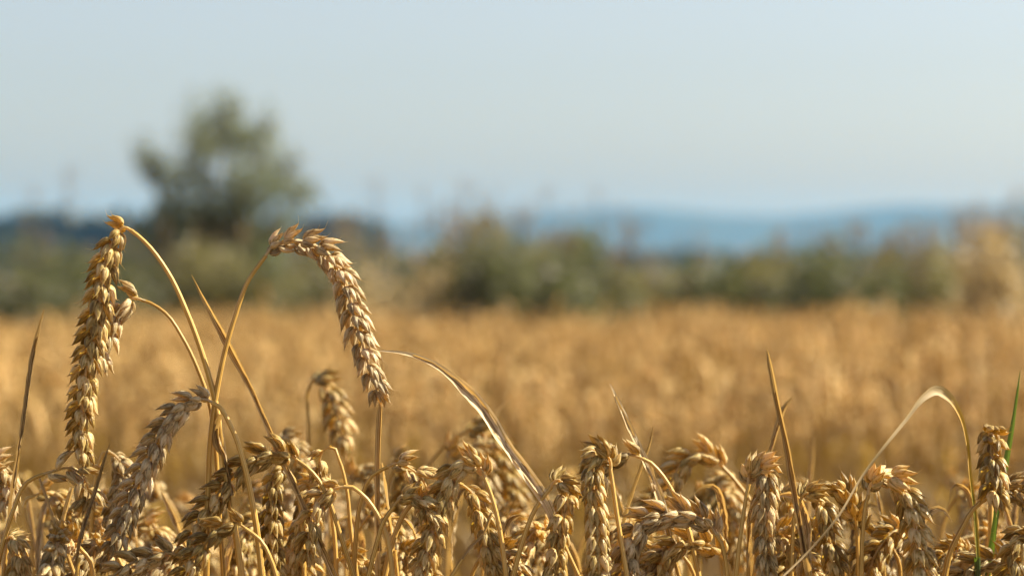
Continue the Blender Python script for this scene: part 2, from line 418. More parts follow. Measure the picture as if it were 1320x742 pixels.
for lab, px, yt, wp, mt in [
    ('low dark scrub in the gap behind the tallest ear', 85, 345, 170, M_OLIVE), ('scrub filling the gap under the tree, right side', 300, 345, 170, M_OLIVE),
    ('mixed scrub between the brownish bush and the tan dry bush', 480, 345, 150, M_BUSH), ('scrub joining the tan dry bush to the brown seeded bush', 570, 340, 140, M_BUSH),
    ('dull scrub joining the dense green bush to its right neighbour', 715, 338, 140, M_OLIVE), ('scrub in front of the left foot of the blue hills', 790, 350, 150, M_BUSH),
    ('low scrub strip under the slate woods, left half', 880, 362, 150, M_OLIVE), ('low scrub strip under the slate woods, right half', 965, 358, 150, M_BUSH),
    ('scrub between the rising olive bush and the broad bush', 1040, 345, 130, M_OLIVE), ('scrub behind the brown seeded bush at right', 1135, 348, 150, M_BUSH),
    ('pale dry grass clump beside the tall tan clump', 1245, 325, 120, M_TAN)]:
    bush(lab, px, yt, wp, 19.5, mt, 2200, 8, name='dry_grass_clump' if mt is M_TAN else 'weedy_bush', cat='grass clump' if mt is M_TAN else 'bush')

def tall_weed(label, px, ytop, d, n=5):
    top = at(px, ytop, d); b = np.array((top[0], top[1], float(ground_z(top[1]))))
    a = Acc(); se = Acc()
    root = tag(empty('tall_weed', b), label, 'weed', 'tall dry weeds rising above the hedge')
    limb(a, b, top, .007, .003, .02)
    for k in range(n):
        t = NR.uniform(.62, .95); p = b + (top - b) * t
        q = p + np.array((NR.uniform(-.14, .14), NR.uniform(-.1, .1), NR.uniform(.05, .16)))
        limb(a, p, q, .003, .002, .05)
        V, F, H = leaf_cloud(blob_points(12, q, (.03, .03, .045), 0), .013); se = Acc(); se.add(V, F, NR.uniform(.3, .9), H); link('seed_head', se.data('seed_head', M_SEED, b, smooth=False), root)
    V, F, H = leaf_cloud(blob_points(24, top, (.035, .035, .06), 0), .013); se = Acc(); se.add(V, F, .5, H)
    link('stalk', a.data('stalk', M_BARK, b), root); link('seed_head', se.data('seed_head', M_SEED, b, smooth=False), root)
for lab, px, yt, d in [
    ('faint tall weed left of the lone tree, topping the skyline', 87, 228, 16), ('faint weed with a round head at the far left skyline', 42, 248, 17),
    ('short dry weed just right of the lone tree', 440, 285, 17), ('tall thin weed above the tan bush', 487, 240, 17), ('dry weed between the tan bush and the brown bush', 545, 250, 17),
    ('thin weed over the brown seeded bush', 598, 240, 16), ('dry weed with a bushy head over the dense green bush', 640, 248, 17), ('tall weed over the dense green bush, nearer the blue hills', 706, 248, 16),
    ('tallest faint weed in front of the blue hills', 770, 252, 16), ('dry weed at the left foot of the blue hills', 815, 285, 17), ('brown weed over the broad bush at right', 1100, 292, 16),
    ('weed standing just left of the tall tan grass', 1195, 290, 15), ('weed rising out of the tall tan grass', 1262, 268, 14)]:
    tall_weed(lab, px, yt, d)

# ------------------------------------------------------------------ wheat: husks, spikelets, ears
HT = np.array([0, .07, .18, .33, .5, .66, .8, .9, .97, 1.0])
HW = np.array([.34, .66, .92, 1.0, .93, .72, .46, .26, .13, .07])
def husk(L, W, D, beak=0.0, arch=.10, flare=.05, seg=8):
    """one boat shaped husk along +z, its back towards +y, with a keel and a pointed tip"""
    t, wd = (HT, HW)
    if beak > 0: t = np.append(HT, 1 + beak / L); wd = np.append(HW, .02)
    a = np.linspace(0, 2 * math.pi, seg, endpoint=False) + math.pi / 2
    cx, cy = np.cos(a), np.sin(a)
    keel = np.where(cy > .9, 1.22, 1.0)
    flat = np.where(cy < 0, .55, 1.0)
    X = wd[:, None] * cx[None] * W / 2
    Y = wd[:, None] * (cy * keel * flat)[None] * D / 2 + (np.sin(np.clip(t, 0, 1) * math.pi) * arch * L + flare * L * np.clip(t - .6, 0, None) ** 2 * 6)[:, None]
    Z = np.broadcast_to((t * L)[:, None], X.shape)
    V = np.stack([X, Y, Z], -1).reshape(-1, 3)
    n = len(t)
    i = np.arange(n - 1)[:, None] * seg; j = np.arange(seg)[None]; k = (np.arange(seg) + 1)[None] % seg
    F = np.stack([i + j, i + k, i + seg + k, i + seg + j], -1).reshape(-1, 4)
    H = np.stack([np.broadcast_to(cx[None] * .5, X.shape), np.broadcast_to(t[:, None], X.shape), np.broadcast_to(cy[None] * .5, X.shape)], -1).reshape(-1, 3)
    return V, F, H

def rotm(ax, ang):
    return np.array(Matrix.Rotation(ang, 3, ax))

MM = .001
def make_spikelet(awn=0.0, few=False):
    acc = Acc()
    j = lambda s: R.uniform(-s, s)
    parts = [(-1.15, -27, 8, 7.6, 3.7, 3.0, -.2, .9), (1.15, 27, 8, 7.6, 3.7, 3.0, -.2, .9),        # glumes
             (-.8, -13, 14, 9.0, 3.6, 3.3, .9, 1), (.8, 13, 14, 9.0, 3.6, 3.3, .9, 1),            # florets
             (0, 0, 4, 8.6, 3.4, 3.2, 2.2, 1)]
    if few: parts = parts[2:4]
    for (x, tx, ty, L, W, D, z, _) in parts:
        L *= 1 + j(.10); W *= 1 + j(.10)
        bk = R.uniform(.8, 2.8) if awn <= 0 else (R.uniform(.4, 1) * awn if R.random() < .75 else 1.0)
        V, F, H = husk(L * MM, W * MM, D * MM, bk * MM, arch=.09 + j(.03), flare=.08 + j(.09))
        V = V @ rotm('Z', rad(j(18) - x * 28)).T
        V = V @ rotm('X', -rad(ty * .6 + j(5))).T
        V = V @ rotm('Y', rad(tx * 1.0 + j(5))).T
        V = V + np.array((x, .5 + j(.3), z + j(.5))) * MM
        H = H + np.array((R.uniform(0, 50), 0, R.uniform(0, 50)))
        acc.add(V, F, np.clip(.52 + j(.30), 0, 1), H)
    return np.concatenate(acc.V), np.concatenate(acc.F), np.concatenate(acc.T), np.concatenate(acc.H)

SPK = [make_spikelet() for _ in range(7)] + [make_spikelet(4.5) for _ in range(3)] + [make_spikelet(2.5, True) for _ in range(2)]
SPK_ME = [mesh_data('spikelet', v, f, t, h, M_HUSK) for v, f, t, h in SPK]

def ear_layout(P3, roll, size=1.0, spread=20, gap=3.5, rng=R, awny=.2, ref=None, full=False):
    """spikelet frames up an ear axis: (3x3 rotation*scale, origin, variant)"""
    P, s = spline(P3, .0015)
    T, N0, B0 = frames(P, -FWD if ref is None else ref)
    ph = rad(roll)
    N = math.cos(ph) * N0 + math.sin(ph) * B0; B = np.cross(T, N)
    out = []
    gap = gap * MM * size; q = .001 if full else .004; side = 1
    Ltot = s[-1]
    while q < Ltot - .004:
        k = int(np.searchsorted(s, q)); k = min(k, len(P) - 1)
        f = q / Ltot
        sc = size * (1.0 if f > .14 or full else .70 + 2.1 * f) * (1.0 if f < .72 else 1 - .9 * (f - .72)) * rng.uniform(.93, 1.08)
        a = rad(.98 * spread * (1.25 - .5 * f if full else min(1, .3 + 5 * f)) * (1 if f < .8 else 1 - 1.6 * (f - .8)) + rng.uniform(-6, 6))
        z = T[k] * math.cos(a) + side * B[k] * math.sin(a)
        tw = rng.uniform(-.16, .16)
        x = N[k] * math.cos(tw) + B[k] * math.sin(tw); x = unit(x - np.dot(x, z) * z)
        y = np.cross(z, x)
        if np.dot(y, side * B[k]) < 0: x = -x; y = -y
        o = P[k] + side * B[k] * .5 * MM * size
        v = rng.randrange(7) if rng.random() > awny * (1.6 if f > .55 else .5) else 7 + rng.randrange(3)
        if f < .03 and not full: v = 10 + rng.randrange(2)
        out.append((np.stack([x, y, z], 1) * sc, o, v))
        q += gap * rng.uniform(.93, 1.07) * (1 if f > .1 else .8); side = -side
    z = T[-1]; x = B[-1]; y = np.cross(z, x)
    out.append((np.stack([x, y, z], 1) * size * .85, P[-1] - z * .006, 7 + rng.randrange(3)))
    return P, out

def pts3(lst, dz):
    return [at(p[0], p[1], FOC + (p[2] if len(p) > 2 else dz)) for p in lst]

HERO = []
def plant(label, nick, stem, ear, dz=0.0, roll=35, size=1.0, spread=20, gap=3.5, thick=1.0, awny=.32, spikelets=True, full=False, group=None, name='wheat_plant', cat='wheat plant'):
    E = pts3(ear, dz); St = pts3(stem, dz)
    low = St[-1]; b = np.array((low[0] + (low[0] - St[-2][0]) * 1.2 + R.uniform(-.015, .015), low[1] + R.uniform(-.02, .03), 0.0))
    root = tag(empty(name, b), label, cat, group)
    mid = low * .5 + b * .5 + np.array((R.uniform(-.01, .01), R.uniform(-.01, .01), 0))
    # stem
    # a thin neck runs on into the ear, so the two join
    ex = E[0] + (E[1] - E[0]) * .35
    P, s = spline([ex] + St + [mid, b], .004)
    rr = np.interp(s, [0, .02, .06, .16, .8], [.85, .95, 1.2, 1.45, 1.8]) * MM * thick
    link('stem', (lambda a: (a.add(*tube(P, rr, 9, .5 + R.uniform(-.12, .12))), a.data('stem', M_STEM, b))[1])(Acc()), root)
    PP, lay = ear_layout(E, roll, size, spread, gap * R.uniform(.93, 1.12), R, awny, full=full)
    a = Acc(); a.add(*tube(PP, np.linspace(.7, .4, len(PP)) * MM * size, 6, .75))
    if not spikelets:
        for M3, o, v in lay:
            V, F, T, H = SPK[v]
            a.add(V @ M3.T + o, F, np.clip(T + R.uniform(-.15, .15), 0, 1), H)
    e0 = E[0]; ecol = (R.uniform(.65, 1.0), 1 - max(0, R.uniform(-.4, .5)), 1, 1)
    eo = link('ear', a.data('ear', M_HUSK, e0), root, e0 - b); eo.color = ecol
    if spikelets:
        for M3, o, v in lay:
            so_ = bpy.data.objects.new('spikelet', SPK_ME[v]); COL.objects.link(so_)
            so_.parent = eo; so_.color = ecol
            M4 = Matrix([[*M3[r], (o - e0)[r]] for r in range(3)] + [[0, 0, 0, 1]])
            so_.matrix_basis = M4
    if nick:
        c = ear[len(ear) // 2]; HERO.append((nick, c[0], c[1]))
    return root, b

BLADES = []
def blade(label, path, wpx, dz=0.0, mat=None, fold=.35, roll=0.0, twist=.4, tint=.5, crumple=.24, name='dry_stalk', cat='stalk', prof=None, stem=True, tints=None, down=None):
    """a leaf or stalk end standing above the ears; path from its tip downwards, rooted in the ground by a stem"""
    mat = mat or M_LEAF
    P3 = pts3(path, dz)
    low = P3[-1]; dr = unit(low - P3[-2])
    b = np.array((low[0] + dr[0] * .12 + (0 if down is None else down), low[1] + R.uniform(-.02, .03), 0.0))
    root = tag(empty(name, b), label, cat)
    P, s = spline(P3, .003)
    f = s / s[-1]
    pr = prof or [(0, .08), (.12, .45), (.4, .9), (.7, 1), (1, .85)]
    wd = np.interp(f, [p[0] for p in pr], [p[1] for p in pr]) * wpx / FPX * (FOC + dz)
    wd = wd * np.interp(f, np.linspace(0, 1, 12), NR.uniform(.8, 1.15, 12))
    a = Acc(); V, F, T, H = ribbon(P, wd, roll, twist, fold, tint, crumple=crumple)
    if tints: T = np.repeat(np.interp(f, [p[0] for p in tints], [p[1] for p in tints]), 5)
    wob = np.interp(f, np.linspace(0, 1, 9), NR.uniform(.78, 1.2, 9)); 
    a.add(V, F, T, H)
    if wpx > 7 and mat is M_LEAF:
        k0, k1 = int(len(P) * R.uniform(.08, .2)), int(len(P) * R.uniform(.72, .95))
        if k1 - k0 > 5:
            a.add(*ribbon(P[k0:k1], (wd * wob * .62)[k0:k1], roll + 1.0, twist * .5 - 1.4, .5, max(.05, tint - .28), crumple=crumple * 1.5))
    link('leaf', a.data('leaf', mat, b), root)
    mid = low + dr * .05; 
    P, s = spline([low - dr * .004, mid, np.array(((mid[0] + b[0]) / 2, b[1], mid[2] * .5)), b], .006)
    r1 = np.interp(s, [0, .1, .7], [.8, 1.3, 1.7]) * MM
    a = Acc(); a.add(*tube(P, r1, 7, .45)); link('stem', a.data('stem', M_STEM, b), root)

G1_ = 'sharp wheat plants in front of the field'
def hero(label, nick, stem, ear, **k): plant(label, nick, stem, ear, group=G1_, **k)
#@HERO@
hero('tallest wheat plant at left, its long ear hanging straight down beside a small one', 'the tallest left ear',
     [(172, 299), (190, 315), (216, 350), (242, 405), (262, 460), (276, 510), (286, 570), (296, 640), (312, 742)],
     [(172, 298), (160, 293), (146, 312), (133, 355), (124, 410), (114, 460), (107, 510), (104, 555), (106, 600)], roll=48, size=1.15, spread=25, awny=.45)
hero('small sparse wheat ear tucked behind the tallest left ear', 'the small tucked ear',
     [(188, 388), (212, 402), (236, 436), (256, 478), (270, 520), (278, 580), (282, 650), (288, 742)],
     [(188, 388), (172, 384), (156, 394), (144, 408), (134, 432), (126, 470)], dz=.010, roll=25, size=1.08, gap=4.2, spread=24, thick=.8)
hero('tall wheat plant with a braided ear arching to the right over the field', 'the arching braided ear',
     [(338, 336), (321, 360), (304, 405), (290, 452), (280, 500), (272, 560), (268, 640), (266, 742)],
     [(338, 336), (352, 318), (380, 312), (410, 320), (434, 345), (450, 385), (463, 430), (476, 475), (491, 518)], roll=35, size=1.0, spread=19, gap=3.2, awny=.3)
hero('wheat ear bending left in a wide arc just below the tallest left ear', 'the wide arcing left ear',
     [(279, 521), (297, 548), (313, 592), (324, 640), (332, 690), (338, 742)],
     [(279, 521), (262, 514), (240, 521), (216, 545), (200, 572), (186, 605), (170, 640), (156, 675), (142, 712)], dz=-.01, roll=40, size=1.02, spread=21, thick=1.15, awny=.25)
hero('pale wheat ear hanging behind the tip of the wide arcing left ear', 'the pale hanging ear',
     [(138, 580), (128, 596), (121, 640), (116, 742)], [(138, 580), (150, 588), (157, 615), (150, 645), (141, 690), (134, 735)], dz=.055, roll=70, size=.95)
hero('wheat plant with two big grey husks on a thin nodding tip', 'the grey nodding tip',
     [(50, 613), (34, 622), (18, 655), (4, 700), (-6, 742)], [(50, 613), (68, 607), (90, 603), (106, 612), (114, 632), (108, 658)], roll=10, size=1.0, gap=4.3, spread=26)
hero('small rounded wheat ear in soft focus beneath the grey nodding tip', 'the small rounded ear',
     [(36, 642), (39, 690), (44, 742)], [(36, 642), (60, 634), (82, 648), (96, 672), (98, 705), (92, 735)], dz=.10, roll=20, size=.95)
hero('stout wheat ear facing the lens at the bottom left, topmost of the low ones', 'the stout bottom left ear',
     [(103, 706), (116, 722), (121, 750)], [(103, 706, .02), (88, 694, .005), (72, 706, -.02), (66, 740, -.03), (64, 785, -.03)], roll=75, size=1.1, spread=24)
hero('wheat ear cut off by the left edge above the curved stem', 'the cut off left ear',
     [(-22, 612), (-26, 660), (-25, 742)], [(-22, 612), (-8, 596), (4, 605), (9, 630), (6, 662)], dz=.05, roll=40)
hero('grey wheat ear low at the left edge under the dark stalk', 'the low left edge ear',
     [(2, 700), (-12, 720), (-16, 750)], [(2, 700), (14, 690), (22, 706), (24, 740), (22, 775)], dz=.0, roll=60, size=.95)
hero('wheat ear lying nearly flat along the bottom, left of the wide arc tip', 'the flat bottom ear',
     [(232, 716), (244, 730), (248, 755)], [(232, 716), (214, 712), (190, 720), (166, 727), (145, 744), (132, 775)], dz=-.02, roll=30, size=1.0, spread=24)
hero('blurred wheat ear curving right behind the wide arc tip', 'the soft curled ear',
     [(165, 700), (160, 725), (158, 750)], [(165, 700), (176, 678), (192, 672), (206, 688), (212, 715), (212, 750)], dz=.13, roll=30)
hero('wheat ear bending down left below the dry spike leaf, second arc from the left', 'the second arc ear',
     [(391, 598), (409, 616), (424, 645), (439, 690), (456, 742)], [(391, 598), (374, 587), (350, 583), (325, 591), (301, 612), (281, 636), (264, 660), (246, 694), (234, 724)], roll=30, size=1.02, spread=22)
hero('small front wheat ear low between two stems, beneath the second arc ear', 'the small front arc ear',
     [(321, 684), (336, 696), (349, 720), (358, 748)], [(321, 684), (306, 674), (288, 678), (270, 694), (254, 714), (240, 738), (230, 765)], dz=-.025, roll=35, size=.92, gap=4.0)
hero('golden wheat ear hanging straight under the bend of the second arc ear', 'the golden hanging ear',
     [(376, 612), (384, 640), (390, 690), (392, 742)], [(376, 612), (366, 600), (356, 612), (352, 645), (350, 680), (354, 720), (358, 750)], dz=.035, roll=60, size=.95)
hero('wheat ear crowded behind the dark spike leaf stem near the vertical straw', 'the crowded ear',
     [(422, 640), (430, 680), (434, 742)], [(422, 640), (410, 620), (398, 630), (391, 665), (384, 700), (380, 750)], dz=.04, roll=80, size=1.0)
hero('thin starved wheat ear on a kinked stem above the crowd', 'the thin starved ear',
     [(427, 574), (437, 592), (447, 630), (452, 680), (460, 742)], [(427, 574), (418, 580), (411, 600), (414, 622), (406, 645), (402, 680)], dz=.02, roll=15, size=.75, gap=5.5, spread=16, thick=.8)
hero('wheat ear with a slim neck curving left, in front of the vertical straw', 'the slim necked ear',
     [(449, 626), (466, 636), (485, 660), (499, 692), (506, 742)], [(449, 626), (432, 629), (414, 640), (403, 662), (398, 695), (398, 730)], dz=.0, roll=30, size=.9, gap=4.3)
hero('wheat ear with sharp open husks pointing right beside the vertical straw', 'the sharp open ear',
     [(494, 604), (479, 613), (466, 642), (459, 690), (456, 742)], [(494, 604), (510, 597), (530, 604), (547, 622), (554, 650), (552, 690)], dz=.01, roll=20, size=1.0, gap=4.0, spread=27, awny=.7)
hero('little brown wheat ear under the sharp open ear', 'the little brown ear',
     [(505, 656), (495, 670), (485, 702), (474, 745)], [(505, 656), (515, 643), (530, 640), (546, 650), (555, 675)], dz=-.005, roll=30, size=.8, gap=4.3, thick=1.1)
hero('grey wheat ear sweeping down left in the centre, its stem on the right', 'the grey central ear',
     [(628, 624), (637, 650), (646, 692), (653, 748)], [(628, 624), (618, 601), (602, 594), (586, 608), (571, 640), (559, 675), (549, 710), (538, 752)], roll=55, size=1.08, spread=23)
hero('brightly lit wheat ear hanging right of the grey central ear', 'the bright central ear',
     [(592, 622), (570, 624), (546, 636), (524, 656), (510, 686), (494, 748)], [(592, 622), (606, 632), (616, 655), (624, 685), (632, 715), (640, 755)], dz=.012, roll=70, size=1.0, thick=1.15)
hero('wheat ear with a dark top, left of the two matching face-on ears', 'the left matching ear',
     [(707, 632), (690, 655), (676, 690), (660, 748)], [(707, 632), (718, 618), (730, 628), (726, 658), (720, 695), (715, 735), (712, 775)], roll=88, size=1.05, spread=23, thick=1.1)
hero('wheat ear showing its full face, right of the two matching face-on ears', 'the right matching ear',
     [(788, 612), (792, 640), (798, 680), (809, 748)], [(788, 612), (784, 588), (772, 582), (765, 602), (767, 645), (770, 690), (772, 735), (773, 775)], dz=-.012, roll=88, size=1.1, spread=24, awny=.3)
hero('wheat ear stretched level over the right matching ear on an arched stem', 'the level ear',
     [(834, 593), (852, 610), (868, 635), (884, 672), (902, 748)], [(834, 593), (818, 587), (800, 584), (784, 590), (774, 606), (770, 640)], dz=.02, roll=15, size=1.0, gap=4.0)
hero('soft grey wheat ear arching left behind the level arched ear at centre right', 'the soft grey arch',
     [(938, 608), (955, 628), (982, 668), (998, 742)], [(938, 608), (921, 591), (900, 584), (880, 596), (866, 618), (858, 650), (856, 690)], dz=.12, roll=30, size=1.12)
hero('backlit yellow blurred wheat ear under the soft grey arch', 'the blurred yellow ear',
     [(904, 660), (900, 700), (898, 745)], [(904, 660), (914, 630), (930, 628), (942, 650), (948, 690), (950, 735)], dz=.2, roll=50, size=1.1)
hero('braided wheat ear bowed over like a bridge, right of the matching ears', 'the bridge ear',
     [(929, 697), (934, 715), (938, 748)], [(929, 697), (912, 674), (884, 662), (854, 663), (828, 672), (813, 692), (806, 724), (804, 755)], dz=-.005, roll=42, size=1.12, spread=22)
hero('yellow glowing wheat ear sheltered beneath the bridge ear', 'the glowing ear',
     [(938, 726), (942, 740), (944, 765)], [(938, 726), (922, 706), (896, 697), (868, 704), (852, 724), (846, 760)], dz=.025, roll=40, size=1.0, spread=26)
hero('upright looking wheat ear hanging straight with stacked grey fans', 'the stacked fan ear',
     [(963, 634), (958, 665), (953, 700), (948, 748)], [(963, 634), (970, 603), (983, 597), (988, 622), (986, 660), (985, 700), (989, 745), (992, 785)], dz=-.005, roll=90, size=1.05, spread=22)
hero('wheat ear leaning right beside the tall dark bare stalk', 'the leaning ear',
     [(1028, 652), (1022, 690), (1020, 748)], [(1028, 652), (1038, 636), (1052, 638), (1062, 660), (1069, 695), (1078, 730), (1086, 772)], dz=.0, roll=75, size=1.05, spread=23)
hero('soft golden wheat ear glowing behind the tall dark bare stalk', 'the soft golden ear',
     [(1004, 650), (1000, 690), (998, 748)], [(1004, 650), (1012, 634), (1020, 645), (1022, 680), (1020, 720), (1022, 760)], dz=.06, roll=60, size=1.0)
hero('upright wheat ear on a straight stem, bent left behind the bent blade', 'the upright ear',
     [(1105, 694), (1106, 715), (1106, 748)], [(1105, 694), (1104, 672), (1099, 650), (1089, 632), (1074, 622)], dz=.02, roll=60, size=1.05, spread=26)
hero('thick wheat ear drooping right with a tufted top, right of the bent blade', 'the tufted thick ear',
     [(1117, 645), (1112, 685), (1110, 748)], [(1117, 645), (1124, 622), (1142, 613), (1160, 624), (1173, 652), (1181, 690), (1187, 730), (1190, 775)], dz=-.01, roll=70, size=1.12, spread=25, awny=.35)
hero('short golden wheat ear low between the upright ear and the tufted thick ear', 'the short golden ear',
     [(1156, 716), (1160, 730), (1160, 755)], [(1156, 716), (1144, 696), (1128, 694), (1116, 712), (1112, 745)], dz=.045, roll=30, size=1.0, spread=27)
hero('wheat ear standing free near the right edge, dangling before the green blade', 'the free dangling ear',
     [(1277, 560, .012), (1276, 557, .02), (1276, 568, .03), (1277, 605, .035), (1277, 660, .035), (1275, 742, .035)], [(1277, 552, .010), (1278, 564, .004), (1279, 588, -.002), (1281, 614, -.004), (1284, 650, -.003)], roll=80, size=1.12, spread=27, gap=3.2, full=True, awny=.45)
hero('wheat plant at right with a thick grey stem hooking to the edge', 'the hooked grey stem ear',
     [(1278, 638), (1254, 656), (1240, 680), (1226, 708), (1216, 752)], [(1278, 638), (1294, 630), (1312, 630), (1328, 642), (1338, 665)], dz=.008, roll=25, size=1.0, spread=27, thick=1.2, awny=.5)
hero('wheat ear in the bottom right corner hanging from beyond the edge', 'the corner ear',
     [(1346, 700), (1356, 720), (1360, 760)], [(1346, 700), (1332, 682), (1316, 690), (1306, 715), (1302, 748), (1300, 785)], dz=.0, roll=60, size=1.05, spread=24)
hero('low wheat ear lying along the bottom, left of the corner ear', 'the low lying ear',
     [(1310, 735), (1322, 745), (1326, 765)], [(1310, 735), (1290, 723), (1268, 722), (1248, 732), (1234, 752)], dz=.02, roll=30, size=1.05, spread=25)
hero('blurred wheat ear hanging alone in front of the field, left of the vertical straw', 'the lone blurred ear',
     [(398, 500), (398, 540), (398, 600), (396, 742)], [(398, 500), (404, 488), (418, 494), (430, 518), (438, 548), (440, 580)], dz=.26, roll=40, size=1.2)
hero('blurred heavy wheat ear curving right behind the long folded leaf', 'the heavy blurred ear',
     [(592, 560), (572, 575), (556, 596), (548, 660), (545, 742)], [(592, 560), (612, 552), (634, 570), (648, 598), (660, 630), (668, 665)], dz=.26, roll=45, size=1.35)
hero('blurred wheat ear hanging left of the heavy blurred one', 'the second blurred ear',
     [(575, 600), (568, 640), (565, 742)], [(575, 600), (586, 580), (606, 580), (622, 602), (630, 640), (634, 680)], dz=.22, roll=50, size=1.15)
hero('small blurred wheat ear peeking over the bend of the second arc ear', 'the peeking ear',
     [(352, 580), (348, 620), (346, 742)], [(352, 580), (362, 564), (378, 570), (388, 592), (390, 625)], dz=.2, roll=40)
hero('blurred wheat ear behind the vertical straw, right side', 'the straw side ear',
     [(504, 610), (500, 660), (498, 742)], [(504, 610), (510, 592), (518, 600), (520, 630), (516, 670)], dz=.2, roll=40)
hero('blurred wheat ear behind the vertical straw, left side', 'the blurred left straw ear',
     [(452, 630), (448, 670), (446, 742)], [(452, 630), (462, 606), (474, 612), (482, 640), (484, 680)], dz=.22, roll=40)

# stalks and leaf blades
blade('long dry folded leaf slanting across the middle above the ears', [(488, 452), (512, 454), (538, 460), (566, 474), (596, 500), (622, 528), (648, 568), (674, 604), (702, 645), (722, 690)], 20, dz=.0, fold=.5, roll=-.5, twist=.4, tint=.64, crumple=.16,
      prof=[(0, .08), (.1, .28), (.25, .5), (.42, 1), (.6, .8), (1, .7)], cat='dry leaf', name='dry_leaf')
blade('slender dry spike leaf crossing behind the arching stem at left', [(247, 354), (262, 384), (282, 420), (302, 458), (322, 496), (343, 542), (362, 586), (385, 634), (410, 690), (434, 745)], 10, dz=.004, fold=.7, roll=.3, twist=.3, tint=.30, crumple=.2,
      prof=[(0, .06), (.08, .5), (.2, .95), (.4, .7), (1, 1.0)])
blade('dark ragged stalk standing alone at the far left', [(57, 399), (50, 430), (43, 465), (35, 520), (26, 580), (18, 640), (10, 700)], 9, dz=.004, fold=.8, roll=.6, twist=.4, tint=.25, crumple=.2, prof=[(0, .15), (.1, .8), (.5, 1), (1, .9)])
blade('tall bare brown stalk rising through the right hand ears', [(989, 451), (995, 478), (1003, 520), (1014, 568), (1023, 620), (1033, 680), (1046, 748)], 9, dz=-.02, fold=.8, roll=.5, twist=.2, tint=.33, crumple=.12, prof=[(0, .15), (.06, .7), (.5, 1), (1, 1.2)])
blade('grey broken blade behind the tall bare brown stalk', [(1021, 513), (1013, 522), (1004, 545), (997, 568), (989, 596), (984, 640)], 8, dz=.04, fold=.5, roll=.2, tint=.4, prof=[(0, .3), (.15, 1), (1, .9)])
blade('pale straight blade slanting down over the level ear', [(786, 494), (797, 520), (811, 552), (824, 580), (838, 612), (852, 650), (862, 690)], 12, dz=.03, fold=.6, roll=-.6, twist=.2, tint=.65, prof=[(0, .1), (.2, .8), (1, 1)])
blade('thin dark blade crossing the pale straight blade', [(842, 548), (838, 572), (828, 600), (818, 630), (808, 662), (800, 700)], 7, dz=.04, fold=.8, roll=.4, tint=.25, prof=[(0, .1), (.3, .8), (1, 1)])
blade('short brown blade pointing up beside the pale hanging ear', [(142, 571), (136, 590), (127, 624), (117, 655), (106, 690), (100, 730)], 10, dz=-.02, fold=.6, roll=.5, tint=.28, prof=[(0, .1), (.2, .6), (.6, 1), (1, .9)])
blade('thin straw leaning right under the grey nodding tip', [(51, 616), (60, 640), (70, 668), (82, 702)], 6, dz=-.006, fold=.9, tint=.62, prof=[(0, .6), (1, 1)])
blade('thin straw leaning left under the grey nodding tip', [(93, 628), (87, 650), (80, 680), (76, 720)], 7, dz=.02, fold=.9, tint=.6, prof=[(0, .8), (1, 1)])
blade('straight vertical straw standing below the tip of the arching ear', [(493, 462), (493, 500), (491, 545), (489, 600), (489, 660), (490, 745)], 9, dz=.012, fold=.9, roll=.6, twist=.1, tint=.55, crumple=.05, prof=[(0, .1), (.12, .5), (.25, .9), (1, 1)])
blade('pale shiny leaf close beside the vertical straw', [(493, 596), (497, 620), (501, 650), (506, 680), (510, 720)], 7, dz=.02, fold=.4, roll=.9, tint=.85, prof=[(0, .3), (.3, 1), (1, .8)])
blade('withered brown leaf hanging among the left stems', [(285, 534), (281, 552), (284, 572), (291, 588), (296, 612), (300, 650)], 15, dz=-.002, fold=.5, roll=.6, twist=1.2, tint=.3, crumple=.3, prof=[(0, .5), (.3, 1), (.6, .8), (1, .3)], cat='dry leaf', name='dry_leaf')
blade('pale blurred blade leaning left behind the wide arc ear', [(207, 632), (216, 650), (226, 672), (238, 700)], 8, dz=.09, tint=.75, fold=.5)
blade('pale blurred straw standing behind the curved left stem', [(36, 640), (40, 665), (45, 700), (50, 742)], 8, dz=.16, tint=.8, fold=.6, prof=[(0, .7), (1, 1)])
blade('faint blurred blade left of the leaning right ear', [(1050, 560), (1047, 590), (1043, 625), (1040, 680)], 8, dz=.28, tint=.6, fold=.5)
blade('faint blurred leaf tip beside the long folded leaf', [(657, 514), (648, 522), (640, 532), (636, 560), (636, 640)], 7, dz=.3, tint=.6, fold=.5)
blade('white shiny straw behind the free dangling ear', [(1290, 640), (1297, 660), (1305, 688), (1312, 730)], 8, dz=.03, tint=.95, fold=.5, prof=[(0, .7), (1, 1)])
blade('yellow straw leaning behind the upright ear at right', [(1128, 632), (1138, 665), (1146, 700), (1150, 745)], 9, dz=.14, tint=.55, fold=.8, prof=[(0, .8), (1, 1)], mat=M_STEM)
blade('fine straw at the foot of the grey central ear', [(634, 660), (622, 690), (606, 705), (590, 730)], 5, dz=-.02, tint=.4, fold=.8, prof=[(0, .7), (1, 1)])

